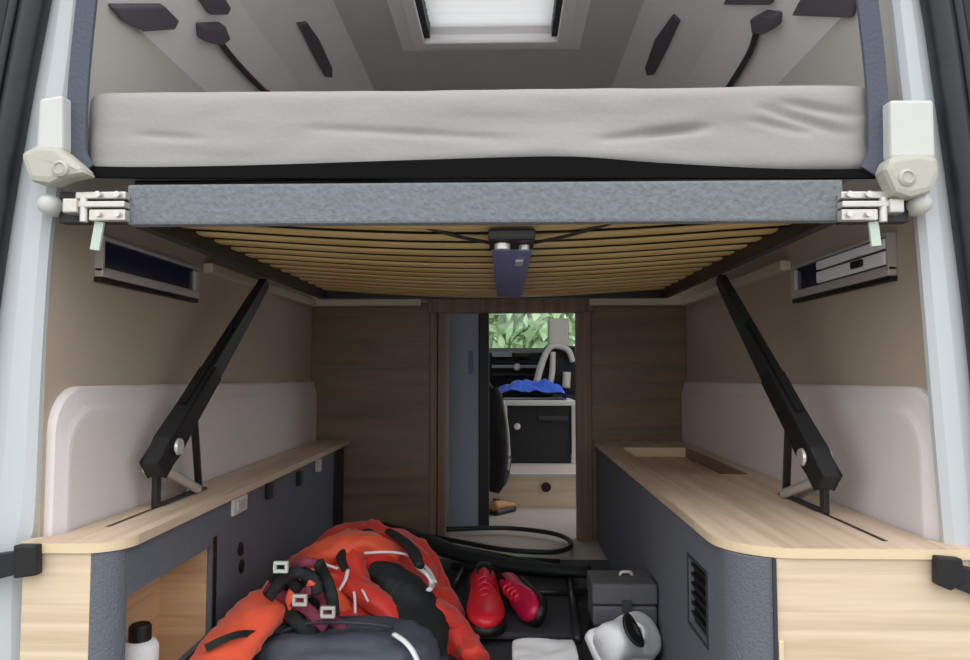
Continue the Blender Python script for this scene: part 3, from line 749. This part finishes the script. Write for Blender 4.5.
for (px, py, m) in ((281, 567, 'tab'), (328, 612, 'chrome'), (300, 600, 'chrome')):
    p = at_y(px, py, 1.80)
    bk = bmesh.new(); box(bk, p.x - .018, p.x + .018, p.y - .006, p.y + .006, p.z - .014, p.z - .006, .002); box(bk, p.x - .018, p.x + .018, p.y - .006, p.y + .006, p.z + .006, p.z + .014, .002)
    box(bk, p.x - .018, p.x - .011, p.y - .006, p.y + .006, p.z - .006, p.z + .006); box(bk, p.x + .011, p.x + .018, p.y - .006, p.y + .006, p.z - .006, p.z + .006)
    obj('buckle', bk, M[m], hs, label='pale buckle')

# slate bag at the very front
bg = thing('duffel_bag', 'rounded slate grey bag in front of the jacket at the bottom edge', 'bag', (-.40, 1.88, 0))
bm = bmesh.new(); bmesh.ops.create_uvsphere(bm, u_segments=48, v_segments=28, radius=1)
for v in bm.verts:
    p = v.co.copy(); e = lambda a: math.copysign(abs(a) ** .75, a)
    q = Vector((e(p.x) * .235, e(p.y) * .145, e(p.z) * .073))
    q += p * (noise.noise(p * 3.2) * .012 - abs(noise.noise(p * 5)) * .012)
    v.co = q + Vector((-.405, 1.88, .075))
obj('bag_body', bm, M['slate'], bg, smooth=True)
P = [at_y(x, y, d) for x, y, d in ((394, 634, 1.80), (404, 641, 1.775), (412, 650, 1.76), (418, 662, 1.75))]
obj('zip', sweep(bmesh.new(), [tuple(p) for p in P], .008, 8, .6, n=5), M['white_cloth'], bg, smooth=True, label='white zip stripe')
P = [(-.60, 1.86, .12), (-.50, 1.83, .165), (-.38, 1.82, .172), (-.28, 1.84, .155)]
obj('seam', sweep(bmesh.new(), P, .005, 8, n=6), M['dark'], bg, smooth=True)

# shoes: built along +y from heel (0) to toe (L)
def shoe(name, label, cat, loc, rot, L, W, Hh, m_up, m_sole, m_in, laces=None, group=None, op=.25):
    t = thing(name, label, cat, loc, group); t.rotation_euler = rot
    def put(nm, bm, m, sm=True, lab=None):
        finish(bm, sm); me = bpy.data.meshes.new(nm); bm.to_mesh(me); bm.free(); me.materials.append(m)
        o = bpy.data.objects.new(nm, me); COL.objects.link(o); o.parent = t
        if lab: o['label'] = lab
        return o
    secs = [(0, .62, .78), (.06, .78, .95), (.18, .80, .98), (.32, .80, .93), (.46, .84, .80), (.6, .95, .62), (.75, 1.0, .5), (.88, .88, .42), (.96, .6, .34), (1.0, .22, .22)]
    S_ = smooth_path([(a * L, b * W / 2, c * Hh) for a, b, c in secs], 4)
    bm = bmesh.new(); rings = []
    for y, w, hh in S_:
        ring = []
        for k in range(20):
            a = 2 * math.pi * k / 20; cx, cz = math.cos(a), math.sin(a)
            tw = 1 - .42 * max(0, cz) * (1 if y < .5 * L else .5)
            ring.append((math.copysign(abs(cx) ** .7, cx) * w * tw, y, .022 + hh * (.5 + .5 * math.copysign(abs(cz) ** .8, cz))))
        rings.append(ring)
    put('upper', loft(bm, rings), m_up)
    bm = bmesh.new()
    put('sole', loft(bm, [[(x * w * 1.06, y, z) for x, z in ((-1, 0), (1, 0), (1.04, .012), (1, .028), (-1, .028), (-1.04, .012))] for y, w, hh in S_]), m_sole)
    bm = bmesh.new(); rr = []
    for z, k in ((Hh * .955 + .026 + .02 * (op > .3), 1.0), (Hh * 1.01 + .026 + .02 * (op > .3), .9), (Hh * .98 + .026 + .02 * (op > .3), .68), (Hh * .99 + .026 + .02 * (op > .3), .3)):
        rr.append([(math.cos(a) * W * op * k, L * .2 + math.sin(a) * L * .16 * k, z - (.02 * math.sin(a) * Hh / .1 if math.sin(a) > 0 else 0)) for a in [2 * math.pi * i / 20 for i in range(20)]])
    put('opening', loft(bm, rr), m_in, True, 'dark lining in the opening')
    if laces:
        for k in range(4):
            y = L * (.42 + .07 * k); hh = Hh * (.86 - .11 * k)
            put('lace', sweep(bmesh.new(), [(-W * .24, y, .018 + hh * .92), (0, y + .006, .03 + hh), (W * .24, y, .018 + hh * .92)], .005, 8, n=4), laces)
    return t
p = at_z(483, 600, 0)
shoe('shoe', 'shiny red shoe with toe towards the camera beside the jacket sleeve', 'shoe', (-.075, 2.47, 0.034), (0, 0, math.pi + .06), .36, .115, .10, M['crimson'], M['black'], M['black'], M['pink'])
shoe('shoe', 'crimson shoe leaning on its side beside the shiny red shoe', 'shoe', (.055, 2.47, 0.066), (0, math.radians(62), math.pi + .20), .30, .09, .08, M['pink'], M['black'], M['black'], M['crimson'])
hd = math.radians(38); yv = Vector((math.cos(hd), math.sin(hd), 0)); zv = Vector((math.sin(hd) * .80, -math.cos(hd) * .80, .60)); xv = yv.cross(zv)
tr = Matrix((xv, yv, zv)).transposed().to_euler()
shoe('trainer', 'white trainer lying on its side with dark opening towards the camera', 'shoe', (.225, 1.945, .055), tuple(tr), .22, .125, .10, M['white_cloth'], M['white_cloth'], M['black'], M['white_cloth'], op=.36)
# white folded cloth
bm = B(.018, .19, 1.86, 2.03, .001, .062, .012, seg=3)
bmesh.ops.subdivide_edges(bm, edges=[e for e in bm.edges if e.calc_length() > .03], cuts=8, use_grid_fill=True)
for v in bm.verts: v.co += Vector((0, 0, 1)) * noise.noise(v.co * 22) * .008 * (v.co.z > .03)
tag(obj('folded_cloth', bm, M['white_cloth'], smooth=True), 'white folded cloth beside the white trainer at the bottom edge', 'cloth')

# dark grey case against the right cabinet
cs = thing('storage_case', 'dark grey case with lid standing against the right cabinet', 'case', (.335, 2.2, 0))
obj('lower_block', B(.248, .423, 2.068, 2.197, 0, .083, .006), M['black'], cs, label='black block below the case body')  # plain black block below the case body
obj('case_body', B(.245, .425, 2.065, 2.20, .084, .14, .008), M['case'], cs)
ld = obj('lid', B(.243, .427, 2.06, 2.205, .143, .202, .010, seg=3), M['case'], cs)
obj('latch', B(.325, .352, 2.052, 2.065, .125, .158, .002), M['dark'], cs)
obj('handle', sweep(bmesh.new(), [(.335, 2.15, .200), (.34, 2.15, .210), (.365, 2.15, .210), (.37, 2.15, .200)], .005, 8, n=4), M['chrome'], ld, smooth=True)

# folded camping chair lying flat
ch = thing('camping_chair', 'folded black camping chair lying flat on the load floor', 'chair', (.05, 2.75, 0))
def zt(px, py, z): return tuple(at_z(px, py, z))
obj('fabric', soft(prism(bmesh.new(), [zt(462, 640, .012), zt(576, 640, .012), zt(572, 572, .012), zt(470, 562, .012)], (0, 0, .02)), .008), M['chaircloth'], ch)
for a, b, r, z in (((452, 566), (588, 574), .016, .05), ((500, 592), (588, 592), .013, .045), ((455, 548), (584, 573), .014, .06), ((446, 600), (466, 562), .012, .045), ((578, 640), (568, 568), .013, .045), ((466, 556), (560, 562), .012, .03)):
    obj('frame_tube', cyl(bmesh.new(), zt(*a, z), zt(*b, z), r, 12), M['black_metal'], ch, smooth=True)
lp = [(350, 523), (400, 531), (450, 540), (500, 549), (540, 552), (560, 551), (571, 546), (566, 538), (545, 532), (505, 528), (455, 529), (420, 530)]
tag(obj('tube_loop', sweep(bmesh.new(), [zt(x, y, .03) for x, y in lp], .011, 10, n=6), M['black_metal'], smooth=True), 'thin black looped tube lying on the floor before the doorway', 'hoop')
tag(obj('strap_bundle', sweep(bmesh.new(), [zt(*q, .07) + (r,) for q, r in (((350, 528), .04), ((372, 528), .05), ((410, 538), .055), ((455, 552), .045), ((520, 566), .035), ((590, 572), .03))], 0, 14, .6, n=8, amp=.25), M['greenblack'], smooth=True), 'long black cloth bundle lying behind the jacket', 'bundle')

# bottle in the cubby
bt = thing('bottle', 'white bottle with black cap standing in the left cubby', 'bottle', (-.815, 1.62, CZ0 + .001))
obj('bottle_body', lathe(bmesh.new(), [(.036, 0), (.04, .004), (.04, .062), (.034, .074), (.02, .08)], (-.815, 1.62, CZ0 + .001)), M['white_cloth'], bt, smooth=True)
obj('cap', lathe(bmesh.new(), [(.024, .078), (.024, .108), (.02, .113)], (-.815, 1.62, CZ0 + .001)), M['black'], bt)

# ================================================================= living area and cab seen through the doorway
p0, p1 = at_y(449, 400, 3.72), at_y(479, 400, 3.72)
pt_ = thing('partition', 'blue-grey partition panel with its shaded side put in black inside the doorway', 'partition', ((p0.x + p1.x) / 2, 3.75, 0))
obj('panel', B(p0.x, p1.x - .002, 3.72, 3.76, 0, 1.94), M['panel_blue'], pt_)
obj('shaded_side', B(p1.x, at_y(489, 400, 3.72).x, 3.70, 3.78, 0, 1.94, .004), M['black'], pt_, label='black post standing for the shaded side')  # black stands for shade on the receding side of the partition
obj('trim_strip', B(p0.x - .012, p0.x, 3.715, 3.765, 0, 1.94), M['chrome'], pt_, label='pale trim strip')
obj('pull', B(p0.x + .10, p0.x + .125, 3.71, 3.72, .78, .90, .003), M['bluebox'], pt_)
struct('wall_washroom', B(XL + .01, p0.x - .014, 3.72, 3.76, 0, 1.94), M['panel_blue'], 'blue-grey washroom wall behind the left bulkhead', 'wall')
# cab step
st = thing('cab_step', 'cream step with round black socket at the end of the corridor', 'step', (.2, 4.3, 0))
obj('riser', B(-.28, .62, 4.27, 4.30, 0, .175), M['riser'], st)
obj('tread', B(-.28, .62, 4.26, 5.95, .175, .19, .003), M['floor2'], st)
obj('nosing', B(-.28, .62, 4.25, 4.275, .178, .196, .003), M['plastic_white'], st, label='white nosing')
p = at_y(546, 487, 4.27)
obj('socket', lathe(bmesh.new(), [(.045, 0), (.045, -.004), (.03, -.006)], p, 'y', 20), M['edge'], st, label='pale socket ring')
obj('socket_hole', lathe(bmesh.new(), [(.029, -.005), (.029, -.009), (.02, -.010)], p, 'y', 20), M['black'], st, label='black socket')
# bench
bx0, bx1 = at_y(508, 430, 4.75).x, at_y(571, 430, 4.75).x
bn = thing('bench', 'black bench box with pale top edge behind the cab step', 'bench', ((bx0 + bx1) / 2, 4.95, .19))
bd = obj('box', B(bx0, bx1, 4.76, 5.15, .192, .565, .006), M['seat'], bn)
obj('top', B(bx0 - .03, bx1 + .03, 4.74, 5.17, .566, .602, .008), M['plastic_white'], bn, label='pale top board')
obj('corner_post', B(bx0 - .03, bx0 - .004, 4.745, 4.77, .19, .566, .003), M['chrome'], bn, label='pale corner post'); obj('corner_post', B(bx1 + .004, bx1 + .03, 4.745, 4.77, .19, .566, .003), M['chrome'], bn, label='pale corner post')
obj('drawer', B(bx0 + .20, bx1 - .02, 4.748, 4.76, .47, .50, .003), M['dark'], bn)
obj('lock', lathe(bmesh.new(), [(.022, 0), (.022, -.008), (.012, -.012)], (bx0 + .06, 4.76, .43), 'y', 16), M['steel'], bn, label='steel lock')
# blue jacket
bm = bmesh.new(); V = {}
for i in range(41):
    for j in range(19):
        u, w = i / 40, j / 18; x = bx0 - .075 + (bx1 - bx0 + .05) * u; y = 4.76 + .34 * w
        e = (math.sin(math.pi * min(1, max(0, u))) ** .22) * (math.sin(math.pi * (.08 + .84 * w)) ** .5)
        V[i, j] = bm.verts.new((x, y, .604 + e * (.125 + .07 * noise.noise(Vector((x * 9, y * 9, 2))) - .03 * abs(noise.noise(Vector((x * 22, y * 20, 5)))))))
for i in range(40):
    for j in range(18): bm.faces.new((V[i, j], V[i + 1, j], V[i + 1, j + 1], V[i, j + 1]))
tag(obj('jacket', bm, M['blue'], smooth=True), 'crumpled blue jacket lying on the pale bench top', 'jacket')
# dark coat by the partition
ct = thing('coat', 'long dark coat hanging beside the partition side coloured as shade', 'coat', at_y(497, 497, 4.10))
q = [(493, 388, .03), (494, 400, .05), (497, 425, .06), (499, 455, .065), (497, 478, .06), (494, 492, .03)]
obj('coat_body', sweep(bmesh.new(), [tuple(at_y(x, y, 4.12)) + (r,) for x, y, r in q], 0, 18, .7, up=(0, 1, 0), n=7, amp=.25), M['seat'], ct, smooth=True)
obj('coat_edge', sweep(bmesh.new(), [tuple(at_y(x, y, 4.06)) for x, y in ((503, 400), (507, 425), (509, 455), (508, 470))], .008, 8, n=5), M['chrome'], ct, smooth=True, label='pale grey edge')
obj('hook', cyl(bmesh.new(), at_y(492, 388, 4.12), at_y(486, 380, 3.78), .008), M['black'], ct)
shoe('shoe', 'tan shoe on the floor under the dark coat', 'shoe', (-.07, 4.02, 0), (0, 0, -.6), .2, .08, .06, M['tan'], M['black'], M['black'])
# dashboard
ds = thing('dashboard', 'black dashboard under the windscreen seen through the doorway', 'dashboard', (0, 6.1, .3))
bm = bmesh.new()
prof_ = [(6.35, .55), (5.95, .55), (5.9, .70), (5.86, .86), (5.92, .94), (6.05, .985), (6.35, .99)]
prism(bm, [(-.86, y, z) for y, z in prof_], (1.66, 0, 0)); obj('dash_body', bm, M['seat'], ds)
obj('support', B(-.3, .5, 6.0, 6.3, .19, .56), M['black'], ds)
for (a, b, za, zb, k) in ((492, 512, 352, 357, 'panel_blue'), (492, 540, 365, 368, 'panel_blue'), (515, 530, 353, 357, 'dark'), (492, 540, 373, 376, 'black')):
    x0, x1 = at_y(a, 360, 5.87).x, at_y(b, 360, 5.87).x; z1, z0 = at_y(a, za, 5.87).z, at_y(a, zb, 5.87).z
    obj('trim_bar', B(x0, x1, 5.845, 5.90, z0, z1, .003), M[k], ds)
p = at_y(517, 367, 5.86); obj('knob', lathe(bmesh.new(), [(.03, .02), (.03, -.02), (.02, -.028)], p, 'y', 18), M['steel'], ds, label='round steel knob')
# passenger seat
sx0, sx1 = .34, .82
s_ = thing('passenger_seat', 'dark cab seat with pale bolsters and beige headrest behind the bench', 'seat', (.55, 5.4, .19))
obj('seat_base', B(.36, .80, 5.3, 5.7, .192, .5, .01), M['black'], s_); obj('seat_cushion', B(sx0, sx1, 5.22, 5.75, .50, .62, .03, 3), M['seat'], s_)
x0, x1 = at_y(540, 360, 5.35).x, at_y(600, 360, 5.35).x
bk = obj('backrest', B(x0 + .03, x1, 5.36, 5.46, .60, .98, .04, 3), M['seat'], s_)
for pts in ([(536, 385, .025), (541, 366, .025), (548, 350, .022), (556, 346, .02), (568, 350, .022), (573, 362, .02)], [(548, 392, .02), (552, 374, .022), (553, 352, .02)], [(566, 388, .03), (567, 372, .03)]):
    obj('bolster', sweep(bmesh.new(), [tuple(at_y(x, y, 5.32)) + (r,) for x, y, r in pts], 0, 10, n=6, up=(0, 1, 0)), M['seat_beige'], bk, smooth=True, label='pale grey bolster')
a, b = at_y(548, 347, 5.38), at_y(569, 318, 5.38)
obj('headrest', B(a.x, b.x, 5.36, 5.44, a.z, b.z, .025, 3), M['seat_beige'], s_, label='beige headrest')
obj('headrest_post', cyl(bmesh.new(), (a.x + .07, 5.40, .95), (a.x + .07, 5.40, a.z + .02), .008), M['steel'], s_)
# windscreen
bm = B(-.88, .82, 6.38, 6.44, 0, .98); box(bm, -.9, .85, 6.38, 6.44, 1.70, 2.0); box(bm, -.9, -.82, 6.38, 6.44, .98, 1.7); box(bm, .76, .85, 6.38, 6.44, .98, 1.7)
ws = struct('window_5', bm, M['dark'], 'windscreen with trees outside seen through the cab', 'windscreen')
obj('pane', B(-.82, .76, 6.40, 6.406, .98, 1.70), M['glass'], ws)
# trees outside
for i, (tx, ty, th) in enumerate(((-2.5, 13, 5.2), (.3, 13.5, 4.4), (3.0, 13.2, 5.6))):
    t = thing('tree', ['leafy green tree outside the left of the windscreen', 'leafy green tree outside the middle of the windscreen', 'leafy green tree outside the right of the windscreen'][i], 'tree', (tx, ty, -.65), 'trees beyond the windscreen')
    obj('trunk', sweep(bmesh.new(), [(tx, ty, -.65, .14), (tx + .1, ty, 1, .1), (tx, ty + .1, th * .7, .04)], 0, 10, n=5), M['bark'], t, smooth=True)
    bm = bmesh.new(); rnd = random.Random(i + 3)
    for k in range(1500):
        while True:
            q = Vector((rnd.uniform(-1, 1), rnd.uniform(-1, 1), rnd.uniform(-1, 1)))
            if q.length < 1: break
        c = Vector((tx + q.x * 1.1, ty + q.y * 1.0, th * .5 + q.z * th * .45))
        r = Euler((rnd.uniform(0, 6), rnd.uniform(0, 6), rnd.uniform(0, 6))).to_matrix(); s = rnd.uniform(.12, .22)
        bm.faces.new([bm.verts.new(c + r @ Vector(v)) for v in ((-s, 0, 0), (0, -s * .5, .02), (s, 0, 0), (0, s * .5, .02))])
    obj('foliage', bm, M['leaf'], t)

# ================================================================= light, camera
W = bpy.data.worlds.new('overcast'); S.world = W; W.use_nodes = True
nt = W.node_tree; bgd = nt.nodes['Background']
tc = nt.nodes.new('ShaderNodeTexCoord'); sp = nt.nodes.new('ShaderNodeSeparateXYZ'); rp = nt.nodes.new('ShaderNodeMapRange')
rp.inputs['From Min'].default_value = -.1; rp.inputs['From Max'].default_value = .9; rp.inputs['To Min'].default_value = .65; rp.inputs['To Max'].default_value = 2.1
nt.links.new(tc.outputs['Generated'], sp.inputs[0]); nt.links.new(sp.outputs['Z'], rp.inputs['Value']); nt.links.new(rp.outputs['Result'], bgd.inputs['Strength'])
bgd.inputs['Color'].default_value = (.965, .985, 1.0, 1)
cd = bpy.data.cameras.new('camera'); cam = bpy.data.objects.new('camera', cd); COL.objects.link(cam)
cam.location = CAM; cam.rotation_euler = (math.pi / 2 + PITCH, 0, YAW)
cd.sensor_width = 36; cd.sensor_fit = 'HORIZONTAL'; cd.lens = F / 970 * 36; cd.clip_start = .02
S.camera = cam
S.view_settings.view_transform = 'Standard'; S.view_settings.look = 'None'
S.view_settings.exposure = 0.45; S.view_settings.gamma = 1; S.view_settings.use_curve_mapping = False
S.cycles.max_bounces = 12; S.cycles.diffuse_bounces = 8; S.cycles.transparent_max_bounces = 12
